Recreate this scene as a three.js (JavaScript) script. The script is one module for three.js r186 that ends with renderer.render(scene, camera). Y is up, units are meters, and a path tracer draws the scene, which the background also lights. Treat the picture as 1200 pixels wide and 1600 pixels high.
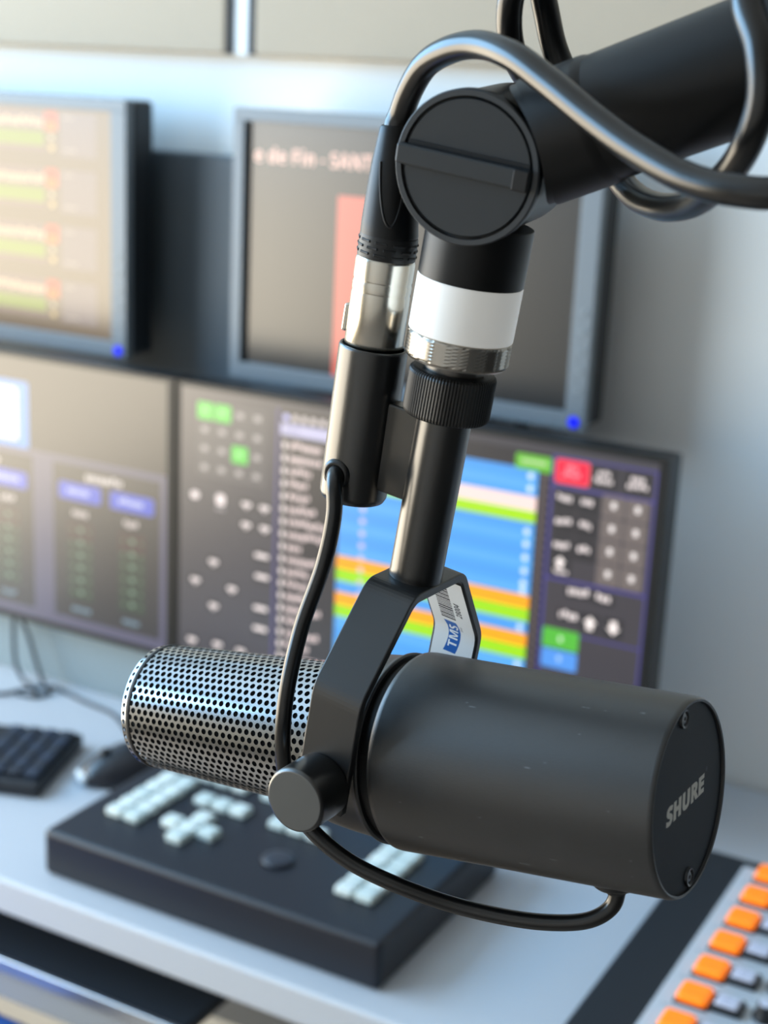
import * as THREE from 'three';
import { RoundedBoxGeometry } from 'three/addons/geometries/RoundedBoxGeometry.js';
import { mergeGeometries } from 'three/addons/utils/BufferGeometryUtils.js';
import { RectAreaLightUniformsLib } from 'three/addons/lights/RectAreaLightUniformsLib.js';
import { Brush, Evaluator, SUBTRACTION } from 'three-bvh-csg';

// ---------------------------------------------------------------- camera, light, exposure
const scene = new THREE.Scene();
const camera = new THREE.PerspectiveCamera(36.87, 0.75, 0.02, 60);
camera.position.set(0, 1.48, 0);
camera.rotation.order = 'YXZ';
camera.rotation.set(-16.098 * Math.PI / 180, 28.173 * Math.PI / 180, 2.717 * Math.PI / 180);
camera.focus = 0.53;
camera.userData.fStop = 10.5;
scene.add(camera);

const renderer = new THREE.WebGLRenderer({ antialias: true });
renderer.toneMapping = THREE.LinearToneMapping;
renderer.toneMappingExposure = 0.63;
renderer.shadowMap.enabled = true;
RectAreaLightUniformsLib.init();
scene.background = new THREE.Color(0.62, 0.80, 1.0);

// room: left wall x = -2.2, back wall z = -1.56, rear wall z = 2.4
const ROOM = { x0: -2.2, x1: 2.2, z0: -1.56, z1: 2.4, h: 2.7 };
const WIN = { z0: -1.25, z1: 1.1, y0: 0.5, ym: 1.52, y1: 2.5 };   // tall window in the left wall: cream blind below ym, clear sky above
function areaLight(name, color, intensity, w, h, pos, look) {
  const l = new THREE.RectAreaLight(color, intensity, w, h);
  l.name = name; l.position.set(...pos); l.lookAt(...look); scene.add(l); return l;
}
const zm = (WIN.z0 + WIN.z1) / 2, yb = (WIN.y0 + WIN.ym) / 2, yt = (WIN.ym + WIN.y1) / 2;
areaLight('blind_daylight', new THREE.Color(1.0, 0.88, 0.69), 12.5, WIN.z1 - WIN.z0, WIN.ym - WIN.y0, [ROOM.x0 + 0.02, yb, zm], [3, yb, zm]);
areaLight('sky_daylight', new THREE.Color(0.37, 0.67, 1.0), 18, WIN.z1 - WIN.z0, WIN.y1 - WIN.ym, [ROOM.x0 + 0.02, yt, zm], [3, yt, zm]);

// ---------------------------------------------------------------- helpers
let seed = 7;
const rnd = () => { seed = (seed * 1664525 + 1013904223) >>> 0; return seed / 4294967296; };
const V = (x, y, z) => new THREE.Vector3(x, y, z);
const lin = (r, g, b) => new THREE.Color().setRGB(r, g, b);
const hex = (h) => new THREE.Color(h);
function mat(color, roughness = 0.5, extra = {}) {
  const M = ['clearcoat', 'sheen', 'transmission', 'anisotropy', 'specularIntensity', 'ior', 'thickness'].some((k) => k in extra) ? THREE.MeshPhysicalMaterial : THREE.MeshStandardMaterial;
  return new M({ color, roughness, metalness: 0, ...extra });
}
function fin(o) { o.castShadow = true; o.receiveShadow = true; return o; }
function part(name, geo, m, parent, label) {
  const g = Array.isArray(geo) ? mergeGeometries(geo.map((x) => { const y = x.index ? x.toNonIndexed() : x; for (const k of Object.keys(y.attributes)) if (!['position', 'normal', 'uv'].includes(k)) y.deleteAttribute(k); return y; })) : geo;
  const o = fin(new THREE.Mesh(g, m)); o.name = name; parent.add(o);
  if (label) o.userData.label = label;
  return o;
}
function thing(name, label, category, pos = [0, 0, 0], rotY = 0, group) {
  const o = new THREE.Group(); o.name = name; o.position.set(...pos); o.rotation.y = rotY;
  o.userData = { label, category }; if (group) o.userData.group = group;
  scene.add(o); return o;
}
function struct(name, geo, m, label, parent = scene) {
  const o = part(name, geo, m, parent); if (parent === scene) o.userData = { kind: 'structure', label, category: name.split('_')[0] }; return o;
}
const box = (w, h, d, x = 0, y = 0, z = 0) => new THREE.BoxGeometry(w, h, d).translate(x, y, z);
const rbox = (w, h, d, r, x = 0, y = 0, z = 0, seg = 2) => new RoundedBoxGeometry(w, h, d, seg, r).translate(x, y, z);
const span = (x0, x1, y0, y1, z0, z1) => box(x1 - x0, y1 - y0, z1 - z0, (x0 + x1) / 2, (y0 + y1) / 2, (z0 + z1) / 2);
const rspan = (x0, x1, y0, y1, z0, z1, r) => rbox(x1 - x0, y1 - y0, z1 - z0, r, (x0 + x1) / 2, (y0 + y1) / 2, (z0 + z1) / 2);
// lathe a profile of [radius, along] about an axis: origin o, direction d. Sharp corners come from doubled points.
function lathe(profile, o, d, seg = 64) {
  const g = new THREE.LatheGeometry(profile.map(([r, y]) => new THREE.Vector2(Math.max(r, 1e-5), y)), seg);
  const q = new THREE.Quaternion().setFromUnitVectors(V(0, 1, 0), d.clone().normalize());
  return g.applyQuaternion(q).translate(o.x, o.y, o.z);
}
// cylinder profile with chamfers c
const cyl = (r, y0, y1, c = 0.0005) => [[0, y0], [r - c, y0], [r - c, y0], [r, y0 + c], [r, y0 + c], [r, y1 - c], [r, y1 - c], [r - c, y1], [r - c, y1], [0, y1]];
function tube(pts, r, seg = 120, rad = 14) {
  const c = new THREE.CatmullRomCurve3(pts.map((p) => V(...p)), false, 'centripetal');
  return new THREE.TubeGeometry(c, seg, r, rad, false);
}
function canvasTex(w, h, draw) {
  const c = document.createElement('canvas'); c.width = w; c.height = h;
  draw(c.getContext('2d'), w, h);
  const t = new THREE.CanvasTexture(c); t.colorSpace = THREE.SRGBColorSpace; t.magFilter = THREE.LinearFilter; return t;
}
function noiseTex(n, base, amp, scale = 1, specks = 0, speckVal = 120) {   // grey grain
  const d = new Uint8Array(n * n * 4);
  const g = 64, coarse = Array.from({ length: g * g }, rnd);
  for (let y = 0; y < n; y++) for (let x = 0; x < n; x++) {
    const u = x / n * g, v = y / n * g, i = Math.floor(u), j = Math.floor(v), a = u - i, b = v - j;
    const s = (p, q) => coarse[((q % g) * g) + (p % g)];
    const c = (s(i, j) * (1 - a) + s(i + 1, j) * a) * (1 - b) + (s(i, j + 1) * (1 - a) + s(i + 1, j + 1) * a) * b;
    const val = base + amp * ((c - 0.5) * scale + (rnd() - 0.5));
    const k = (y * n + x) * 4; d[k] = d[k + 1] = d[k + 2] = Math.max(0, Math.min(255, val)); d[k + 3] = 255;
  }
  for (let s = 0; s < specks; s++) {
    const x = Math.floor(rnd() * n), y = Math.floor(rnd() * n), w = rnd() < 0.85 ? 1 : 2, hh = rnd() < 0.8 ? w : w + 2;
    for (let yy = y; yy < y + hh; yy++) for (let xx = x; xx < x + w; xx++) { const k = ((yy % n) * n + xx % n) * 4; const v = speckVal * (0.6 + 0.4 * rnd()); d[k] = d[k + 1] = d[k + 2] = Math.max(d[k], v); }
  }
  const t = new THREE.DataTexture(d, n, n); t.magFilter = THREE.LinearFilter; t.minFilter = THREE.LinearFilter;
  t.wrapS = t.wrapT = THREE.RepeatWrapping; t.needsUpdate = true; return t;
}
const fineGrain = noiseTex(256, 128, 90, 0.5);
const grainRep = (rx, ry) => { const t = fineGrain.clone(); t.repeat.set(rx, ry); t.needsUpdate = true; return t; };

// ---------------------------------------------------------------- materials
const bodySpeck = noiseTex(512, 27, 5, 1.2, 230, 120); bodySpeck.colorSpace = THREE.SRGBColorSpace; bodySpeck.repeat.set(1, 1);
const MT = {
  micBody: mat(hex('#e2ebf4'), 0.4, { ior: 1.75, map: bodySpeck, bumpMap: grainRep(10, 5), bumpScale: 0.00004 }),
  blackMetal: mat(hex('#070809'), 0.28, { ior: 1.85, bumpMap: grainRep(4, 4), bumpScale: 0.00002 }),
  yoke: mat(hex('#141618'), 0.4, { ior: 1.65, bumpMap: grainRep(300, 300), bumpScale: 0.00002 }),
  blackPlastic: mat(hex('#0c0d0e'), 0.45),
  armBlack: mat(hex('#060708'), 0.42, { ior: 1.42 }),
  jointPlastic: mat(hex('#2c3033'), 0.5, { bumpMap: grainRep(1, 1), bumpScale: 0.00006 }),
  deepBlack: mat(hex('#070708'), 0.6),
  rubber: mat(hex('#0a0b0c'), 0.28, { ior: 1.6 }),
  steel: mat(hex('#c9c7c2'), 0.24, { metalness: 1 }),
  nickel: mat(hex('#d8d3c8'), 0.22, { metalness: 1 }),
  knurl: mat(hex('#b9b4ac'), 0.3, { metalness: 1 }),
  whiteDiff: mat(hex('#f7f7f4'), 0.4, { emissive: hex('#fffdf6'), emissiveIntensity: 0.3 }),
  foam: mat(hex('#15161a'), 0.95),
};

// ---------------------------------------------------------------- room shell
const wallPaint = mat(hex('#eef0ee'), 0.85);
const creamPaint = mat(hex('#e6ddc9'), 0.9);
const darkPaint = mat(hex('#4a4846'), 0.9);
const T = 0.12;
{
  const R = ROOM;
  struct('floor', span(R.x0 - T, R.x1 + T, -T, 0, R.z0 - T, R.z1 + T), mat(hex('#8a827b'), 0.7), 'grey studio floor');
  struct('ceiling', span(R.x0 - T, R.x1 + T, R.h, R.h + T, R.z0 - T, R.z1 + T), mat(hex('#cdc8c1'), 0.9), 'pale grey ceiling');
  struct('wall_back', span(R.x0 - T, R.x1 + T, 0, R.h, R.z0 - T, R.z0), wallPaint, 'white wall behind the monitors');
  struct('wall_right', span(R.x1, R.x1 + T, 0, R.h, R.z0, R.z1), darkPaint, 'dark grey side wall');
  const a = WIN;
  struct('wall_left', [span(R.x0 - T, R.x0, 0, R.h, R.z0, a.z0), span(R.x0 - T, R.x0, 0, R.h, a.z1, R.z1), span(R.x0 - T, R.x0, 0, a.y0, a.z0, a.z1), span(R.x0 - T, R.x0, a.y1, R.h, a.z0, a.z1)], creamPaint, 'cream wall with a tall window');
  struct('wall_rear', span(R.x0 - T, R.x1 + T, 0, R.h, R.z1, R.z1 + T), mat(hex('#e6dcd2'), 0.9), 'cream wall behind the desk user');
  const glass = mat(hex('#ffffff'), 0.02, { transmission: 1, thickness: 0, ior: 1.5 });
  const frameM = mat(hex('#d9dadb'), 0.4);
  const w1 = new THREE.Group(); w1.name = 'window_1'; w1.userData = { kind: 'structure', label: 'tall window with a sunlit cream blind over its lower half', category: 'window' }; scene.add(w1);
  const fx = [R.x0 - 0.1, R.x0 - 0.04];
  part('window_frame', [span(...fx, a.y0, a.y0 + 0.05, a.z0, a.z1), span(...fx, a.y1 - 0.05, a.y1, a.z0, a.z1), span(...fx, a.ym - 0.025, a.ym + 0.025, a.z0, a.z1), span(...fx, a.y0, a.y1, a.z0, a.z0 + 0.05), span(...fx, a.y0, a.y1, a.z1 - 0.05, a.z1)], frameM, w1);
  for (const [y0, y1] of [[a.y0 + 0.05, a.ym - 0.025], [a.ym + 0.025, a.y1 - 0.05]]) part('pane', span(R.x0 - 0.075, R.x0 - 0.07, y0, y1, a.z0 + 0.05, a.z1 - 0.05), glass, w1);
  part('blind', span(R.x0 - 0.012, R.x0 - 0.01, a.y0, a.ym, a.z0, a.z1), mat(hex('#f3e6cc'), 0.9, { emissive: lin(1.0, 0.86, 0.66), emissiveIntensity: 0.8 }), w1, 'cream blind glowing with sunlight');
}
// fabric acoustic panels high on the wall, with a white trim strip in the joint between them
const CY = 1.48;                              // camera height: the heights below it were measured from there
{
  const fab = mat(hex('#b7ab99'), 0.95, { bumpMap: grainRep(60, 60), bumpScale: 0.0004 });
  const edge = mat(hex('#2b2d30'), 0.7);
  const p1 = thing('acoustic_panel', 'beige fabric acoustic panel on the wall above the list screen', 'wall panel', [-1.65, CY + 0.007, -1.545], 0, 'fabric panels along the top of the wall');
  part('fabric', rspan(-0.55, 0.594, 0, 0.9, -0.012, 0.015, 0.004), fab, p1);
  part('edge_strip', span(0.5945, 0.602, 0, 0.9, -0.012, 0.013), edge, p1, 'dark edge strip');
  const p2 = thing('acoustic_panel_001', 'beige fabric acoustic panel on the wall above the boom arm', 'wall panel', [0.2, CY + 0.007, -1.545], 0, 'fabric panels along the top of the wall');
  part('fabric', rspan(-1.216, 1.0, 0, 0.9, -0.012, 0.015, 0.004), fab, p2);
  part('edge_strip', span(-1.2265, -1.2165, 0, 0.9, -0.012, 0.013), edge, p2, 'dark edge strip');
  struct('trim_1', span(-1.047, -1.027, CY + 0.007, CY + 0.907, -1.558, -1.535), mat(hex('#dfe6ea'), 0.5), 'white strip in the joint between the two wall panels');
}

// ---------------------------------------------------------------- desk and what holds the screens
const DY = 0.74;
{
  const d = thing('desk', 'pale grey white studio desk with a rounded front edge', 'desk');
  const top = mat(hex('#bcc2ca'), 0.42, { bumpMap: grainRep(40, 40), bumpScale: 0.00005 });
  part('desktop', rspan(-1.9, 1.3, DY - 0.036, DY, -1.555, -0.962, 0.004), top, d);
  const leg = mat(hex('#3a3d42'), 0.5);
  for (const [x, z] of [[-1.8, -1.05], [1.2, -1.05], [-1.8, -1.48], [1.2, -1.48]]) part('leg', rspan(x - 0.03, x + 0.03, 0, DY - 0.036, z - 0.03, z + 0.03, 0.004), leg, d);
  part('modesty_panel', span(-1.77, 1.17, 0.25, DY - 0.036, -1.5, -1.482), mat(hex('#7d848c'), 0.6), d);

  const r = thing('monitor_riser', 'grey blue riser panel under the lower touch screens', 'riser', [-1.0, DY, -1.37]);
  part('front_panel', rspan(-0.72, 0.52, 0, 0.085, -0.012, 0.012, 0.002), mat(hex('#7f929c'), 0.6), r);
  part('foot', span(-0.72, 0.52, 0, 0.006, -0.09, -0.0125), mat(hex('#5d6a72'), 0.6), r);

  const b = thing('added_shade_board', 'dark grey board added to deepen the shadow on the wall behind the upper monitors', 'board', [-1.2, 1.10, -1.545]);  // board added to darken the wall shadow between the monitors
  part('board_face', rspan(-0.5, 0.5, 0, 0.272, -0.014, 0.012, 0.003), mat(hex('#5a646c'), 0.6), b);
  // shelf of equipment under the desk front
  const e = thing('equipment_shelf', 'dark pull-out shelf with a silver front edge under the desk', 'shelf', [-1.2, 0.64, -1.0]);
  part('shelf_board', rspan(-0.5, 0.494, -0.012, 0, -0.4, 0.018, 0.002), mat(hex('#2c343d'), 0.5), e);
  part('edge_strip', rspan(-0.5, 0.494, -0.012, 0.003, 0.018, 0.024, 0.0015), mat(hex('#c4cbd2'), 0.3, { metalness: 0.9 }), e, 'silver edge strip');
  part('front_panel', rspan(-0.5, 0.494, -0.044, -0.012, 0.006, 0.02, 0.002), mat(hex('#8f959b'), 0.5), e, 'grey front panel');
  for (const x of [-0.49, 0.484]) part('bracket', span(x - 0.008, x + 0.008, 0, 0.064, -0.38, -0.05), mat(hex('#1b1e22'), 0.5), e);
}
{
  const c = thing('stool', 'blue padded stool at the bottom left corner below the shelf', 'stool', [-1.1, 0, -0.79]);
  const blue = mat(hex('#1c56a6'), 0.8);
  part('seat', new RoundedBoxGeometry(0.43, 0.07, 0.42, 4, 0.02).translate(0, 0.535, 0), blue, c);
  part('post', lathe(cyl(0.028, 0.06, 0.5, 0.002), V(0, 0, 0), V(0, 1, 0), 24), MT.blackPlastic, c);
  part('base', lathe([[0, 0], [0.2, 0], [0.2, 0], [0.2, 0.012], [0.18, 0.03], [0.04, 0.06], [0, 0.06]], V(0, 0, 0), V(0, 1, 0), 40), MT.blackPlastic, c);
}

// ---------------------------------------------------------------- screens
const glowScreen = (tex, k) => mat(hex("#050506"), 0.3, { emissive: hex('#ffffff'), emissiveMap: tex, emissiveIntensity: k / 0.6, ior: 1.78 });
const rr = (g, x, y, w, h, r, f) => { g.fillStyle = f; g.beginPath(); g.roundRect ? g.roundRect(x, y, w, h, r) : g.rect(x, y, w, h); g.fill(); };
function dashText(g, x, y, w, h, f) {           // a short word too small to read: a row of letter-like strokes
  g.fillStyle = f; let cx = x; while (cx < x + w - h * 0.3) { const cw = h * (0.35 + rnd() * 0.35); g.fillRect(cx, y - (rnd() < 0.25 ? h * 0.25 : 0), cw, h * (0.85 + 0.15 * rnd())); cx += cw + h * 0.16; }
}
// touch screen, right: 541 x 318 mm, drawn at 3 pixels per mm
const texRight = canvasTex(1632, 954, (g, W, H) => {
  g.scale(3, 3);
  g.fillStyle = '#3b3a43'; g.fillRect(0, 0, 544, 318);
  const ink = '#efe3e2';
  // grid of 16 pads
  for (let j = 0; j < 4; j++) for (let i = 0; i < 4; i++) {
    const on = (j === 0 && i < 2) || (j === 2 && i === 2), x = 22 + i * 22.6, y = 15 + j * 21.4;
    rr(g, x, y, 21.2, 19.6, 2, on ? '#46c23a' : '#4d4c51');
    rr(g, x + 6, y + 6, 8, 6, 1, on ? '#8fe285' : '#a9a3a3');
  }
  // loose icons
  for (const [x, y, w, h] of [[20, 122, 11, 9], [54, 122, 12, 13]]) { rr(g, x - w / 2, y - h / 2, w, h, 4, ink); }
  dashText(g, 48, 131, 12, 4, '#9d989c');
  for (const [x, y] of [[88, 122], [111, 122], [88, 145], [112, 145], [46, 196], [22, 222], [71, 223], [47, 248], [18, 295], [53, 293], [84, 294]]) { rr(g, x - 9, y - 8, 18, 16, 2, '#2f2f36'); rr(g, x - 6, y - 3, 12, 5, 2, ink); rr(g, x - 2, y, 4, 5, 1, '#cfc4c4'); }
  for (const [x, y] of [[109, 178], [110, 202], [109, 239], [109, 263]]) { rr(g, x - 11, y - 8, 22, 16, 2, '#2f2f36'); rr(g, x - 9, y - 4, 18, 5, 2, ink); }
  // list
  g.fillStyle = '#3c3778'; g.fillRect(124, 8, 3, 300);
  g.fillStyle = '#2a282d'; g.fillRect(128, 8, 73, 304);
  for (let i = 0; i < 6; i++) rr(g, 132 + i * 11, 13, 7, 7, 3, i ? '#d9cfcf' : '#c8c8ff');
  rr(g, 129, 23, 71, 13, 1, '#b9b8d8'); dashText(g, 134, 28, 20, 4, '#8f8eb2');
  const wl = [40, 38, 30, 22, 26, 36, 52, 50, 20, 38, 27, 30, 24, 45, 20, 44, 30, 48, 26, 38];
  for (let i = 0; i < 19; i++) { const y = 43 + i * 14.1; rr(g, 132, y, 5, 8, 2, ink); dashText(g, 141, y + 1, Math.min(55, wl[i]), 7, '#e3cfcd'); }
  // timetable
  g.fillStyle = '#26252b'; g.fillRect(201, 8, 240, 304);
  g.fillStyle = '#4aa0ec'; g.fillRect(203, 26, 221, 286);
  for (let i = 0; i < 22; i++) { g.fillStyle = i % 2 ? '#58a9ee' : '#4699e6'; g.fillRect(203, 26 + i * 13.5, 221, 6.6); }
  const band = (y, h, f) => { g.fillStyle = f; g.fillRect(203, y, 221, h); };
  band(54, 15, '#f6d9d3'); band(69, 12, '#a4de00');
  for (const [y0] of [[156.5], [197]]) { band(y0, 14, '#ffa800'); band(y0 + 14, 14, '#9bdc00'); }
  for (let i = 0; i < 20; i++) { rr(g, 229, 30 + i * 13.5, 6, 6, 2, '#d9c6d8'); }
  for (const y of [30, 43, 87, 100, 114, 128, 141, 149, 188, 228]) rr(g, 413, y, 6, 7, 3, '#d9ecff');
  rr(g, 399, 12, 38, 16, 2, '#62b52e'); dashText(g, 405, 17, 26, 5, '#b9dc9f');
  g.fillStyle = '#17161b'; g.fillRect(424.5, 28, 12, 284);
  for (let i = 0; i < 25; i++) rr(g, 427.5, 31 + i * 8.8, 6, 5, 2, '#6d6064');
  // control side
  g.fillStyle = '#403a86'; g.fillRect(437, 8, 106, 304);
  g.fillStyle = '#3a373e'; g.fillRect(440, 10, 101, 27); g.fillRect(440, 40, 101, 91); g.fillRect(440, 134, 101, 52); g.fillRect(440, 188, 101, 124);
  rr(g, 441, 11, 35, 24, 3, '#ff5c72'); rr(g, 442.3, 12.3, 32.4, 21.4, 2, '#f4003a');
  for (const [x, c] of [[458.5, '#ff8f9c'], [491, ink], [524, ink]]) { if (c === ink) rr(g, x - 14, 12, 28, 22, 2, '#232228'); dashText(g, x - 7, 17, 14, 5, c); dashText(g, x - 10, 24, 20, 5, c); }
  for (let j = 0; j < 4; j++) for (let i = 0; i < 2; i++) {
    if (j < 3) { rr(g, 442 + i * 24, 41 + j * 23.5, 23, 22, 2, '#232228'); dashText(g, 445 + i * 25, 47 + j * 24, i ? 13 : 17, 6, ink); }
    rr(g, 491 + i * 24, 39 + j * 23, 22.5, 21.5, 1, '#6b6260'); rr(g, 500 + i * 24, 45 + j * 23, 5, 7, 2, '#f3ebe9');
  }
  const arrow = (x, y, s, dir) => { g.fillStyle = '#fff4f0'; g.beginPath(); g.moveTo(x, y - s * dir); g.lineTo(x + s, y); g.lineTo(x + s * 0.5, y); g.lineTo(x + s * 0.5, y + s * dir); g.lineTo(x - s * 0.5, y + s * dir); g.lineTo(x - s * 0.5, y); g.lineTo(x - s, y); g.closePath(); g.fill(); };
  rr(g, 442, 110, 23, 21, 2, '#232228'); arrow(453, 115, 6, 1); dashText(g, 447, 123, 13, 4, ink);
  for (const [x, y, w] of [[464, 139, 24], [493, 140, 16], [457, 165, 18]]) { rr(g, x - 3, y - 3, w + 6, 13, 1, '#232228'); dashText(g, x, y, w, 7, ink); }
  for (const [x, d] of [[489, 1], [513, -1]]) { rr(g, x - 10, 161, 20, 20, 1, '#232228'); arrow(x, 171, 7, d); }
  rr(g, 441, 184, 38, 21, 2, '#4fb536'); rr(g, 458, 191, 4, 6, 1, '#c9efc0');
  rr(g, 441, 206, 38, 20, 2, '#4f93e6'); rr(g, 458, 212, 4, 6, 1, '#a9cdf5');
});
// touch screen, left
const texLeft = canvasTex(1632, 954, (g) => {
  g.scale(3, 3);
  g.fillStyle = '#33333a'; g.fillRect(0, 0, 544, 318);
  g.fillStyle = '#2b2b2f'; g.fillRect(0, 0, 544, 104);
  rr(g, 230, 28, 115, 80, 3, '#4d9cf0'); rr(g, 245, 36, 84, 64, 5, '#fdeeee');
  g.strokeStyle = '#8d9fd6'; g.lineWidth = 4; g.beginPath(); g.ellipse(306, 68, 9, 14, 0, 0, 7); g.stroke(); g.fillStyle = '#8d9fd6'; g.fillRect(318, 52, 4, 30);
  g.fillStyle = '#5c5b78'; g.fillRect(0, 108, 544, 8); g.fillRect(350, 108, 31, 204); g.fillRect(535, 108, 9, 204); g.fillRect(0, 306, 544, 12);
  for (const x0 of [196, 381]) {
    g.fillStyle = '#27282f'; g.fillRect(x0, 117, 154, 188);
    dashText(g, x0 + 48, 125, 55, 8, '#ede4e2');
    for (const dx of [8, 83]) {
      rr(g, x0 + dx, 138, 62, 21, 4, '#3a58d8'); dashText(g, x0 + dx + 13, 145, 34, 7, '#c9d3ff');
      dashText(g, x0 + dx + 20, 171, 22, 7, '#e8dcda');
      g.fillStyle = '#3a2529'; g.fillRect(x0 + dx + 12, 184, 38, 24); g.fillStyle = '#23382d'; g.fillRect(x0 + dx + 12, 208, 38, 74);
      for (let i = 0; i < 6; i++) { rr(g, x0 + dx + 28, 191 + i * 15.5, 7, 6, 3, '#7d9f87'); rr(g, x0 + dx + 17, 192 + i * 15.5, 4, 5, 1, '#4d6455'); rr(g, x0 + dx + 42, 192 + i * 15.5, 4, 5, 1, '#4d6455'); }
      dashText(g, x0 + dx + 18, 291, 26, 6, '#7fa0b5');
    }
  }
});
// upper centre: 413 x 265 mm
const texCentre = canvasTex(1239, 795, (g) => {
  g.scale(3, 3);
  g.fillStyle = '#1b2025'; g.fillRect(0, 0, 413, 265);
  g.fillStyle = '#ffcfc2'; g.font = 'bold 22px sans-serif'; g.textBaseline = 'alphabetic';
  g.fillText('e de Fin - SANT', 4, 43, 178);
  g.fillStyle = '#d9695c'; g.fillRect(118, 71, 76, 194);
});
// upper left: beige base paints the cream reflection haze into the screen
const texList = canvasTex(1239, 795, (g) => {
  g.scale(3, 3);
  g.fillStyle = '#7d6a54'; g.fillRect(0, 0, 413, 265);
  for (let r = 0; r < 4; r++) {
    const y = 5 + r * 65.5;
    g.fillStyle = '#8b726c'; g.fillRect(20, y, 284, 46); g.fillStyle = '#8b7c7c'; g.fillRect(329, y, 56, 50);
    dashText(g, 40, y + 9, 262, 9, '#f6d6ae');
    g.fillStyle = '#8fa534'; g.fillRect(20, y + 23, 283, 17);
    rr(g, 304, y, 21, 22, 2, '#d8502f'); rr(g, 307, y + 12, 15, 10, 2, '#e0852f');
    rr(g, 311, y + 27, 7, 6, 3, '#efe0b0'); rr(g, 311, y + 38, 8, 7, 3, '#eed08a');
    dashText(g, 333, y + 5, 16, 3, '#c3b5a8'); dashText(g, 333, y + 42, 22, 3, '#c3b5a8');
  }
});
// frameless touch screens: body, bezel, panel
function touchScreen(name, label, x0, tex, bright, group) {
  const w = 0.556, hgt = 0.326, t = thing(name, label, 'monitor', [x0 + w / 2, CY - 0.337 + 0.004 - hgt, -1.33], 0, group);
  part('housing', rspan(-w / 2, w / 2, 0, hgt, -0.038, -0.0015, 0.003), mat(hex('#14181c'), 0.45), t);
  part('bezel', [span(-w / 2, -w / 2 + 0.005, 0, hgt, -0.0015, 0), span(w / 2 - 0.009, w / 2, 0, hgt, -0.0015, 0), span(-w / 2 + 0.005, w / 2 - 0.009, hgt - 0.005, hgt, -0.0015, 0), span(-w / 2 + 0.005, w / 2 - 0.009, 0, 0.008, -0.0015, 0)], mat(hex('#0b0f12'), 0.4), t);
  const g = new THREE.PlaneGeometry(w - 0.014, hgt - 0.013).translate(-0.002, (hgt + 0.003) / 2, -0.0006);
  part('screen', g, glowScreen(tex, bright), t, 'glowing touch screen');
  for (const sx of [-0.18, 0.18]) part('bracket', span(sx - 0.02, sx + 0.02, 0.02, 0.1, -0.0385, -0.0383 - 0.003), MT.blackPlastic, t);
  return t;
}
touchScreen('touch_monitor', 'lower touch screen with a coloured timetable and a red button', -0.9735, texRight, 1.15, 'lower touch screens');
touchScreen('touch_monitor_001', 'lower left touch screen with blue buttons and level meters', -1.5335, texLeft, 0.85, 'lower touch screens');
// silver framed monitors
function deskMonitor(name, label, xr, tex, k, group) {
  const w = 0.437, hgt = 0.3, t = thing(name, label, 'monitor', [xr - w / 2, CY - 0.348, -1.45], 0, group);
  const silver = mat(hex('#788188'), 0.45), dark = mat(hex('#15191d'), 0.5);
  const bz = 0.014, lo = 0.018, rt = 0.022;
  part('bezel', [rspan(-w / 2, w / 2, hgt - bz, hgt, -0.01, 0.004, 0.001), rspan(-w / 2, w / 2, 0, lo, -0.01, 0.004, 0.001), rspan(-w / 2, -w / 2 + bz, lo, hgt - bz, -0.01, 0.004, 0.001), rspan(w / 2 - rt, w / 2, lo, hgt - bz, -0.01, 0.004, 0.001)], silver, t, 'silver grey bezel');
  part('housing', rspan(-w / 2 + 0.001, w / 2 - 0.001, 0.001, hgt - 0.001, -0.052, -0.0105, 0.006), dark, t);
  part('back_cover', rspan(-w / 2 + 0.06, w / 2 - 0.06, 0.05, hgt - 0.05, -0.082, -0.0525, 0.008), dark, t);
  part('screen_edge', span(-w / 2 + bz, -w / 2 + bz + 0.0055, lo, hgt - bz, -0.0045, -0.001), MT.deepBlack, t, 'black inner edge');
  part('screen', new THREE.PlaneGeometry(w - bz - rt - 0.0055, hgt - bz - lo).translate((bz - rt + 0.0055) / 2, (hgt - bz + lo) / 2, -0.003), glowScreen(tex, k), t, 'screen');
  for (let i = 0; i < 5; i++) part('button', lathe(cyl(0.0028, 0, 0.0012, 0.0003), V(w / 2 - 0.010, 0.042 + i * 0.02, 0.004), V(0, 0, 1), 16), mat(hex('#8d979d'), 0.35), t);
  part('power_light', lathe(cyl(0.0062, 0, 0.0012, 0.0003), V(w / 2 - 0.0115, 0.009, 0.004), V(0, 0, 1), 24), mat(hex('#0512c8'), 0.4, { emissive: hex('#0a1cff'), emissiveIntensity: 1.2 }), t, 'blue power light');
  return t;
}
deskMonitor('desk_monitor', 'silver framed monitor with pink headline text behind the boom joint', -0.548, texCentre, 1.0, 'upper silver monitors');
deskMonitor('desk_monitor_001', 'silver framed monitor with a list of green bars and cream reflection haze painted into its background', -1.134, texList, 0.72, 'upper silver monitors');
{
  const t = thing('monitor_pole', 'black pole carrying the headline monitor above the touch screen', 'pole', [-0.656, DY, -1.54]);
  part('pole', lathe(cyl(0.0085, 0.006, 0.55, 0.001), V(0, 0, 0), V(0, 1, 0), 24), MT.blackPlastic, t);
  part('base', lathe(cyl(0.014, 0, 0.006, 0.002), V(0, 0, 0), V(0, 1, 0), 32), MT.blackPlastic, t);
}

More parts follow.
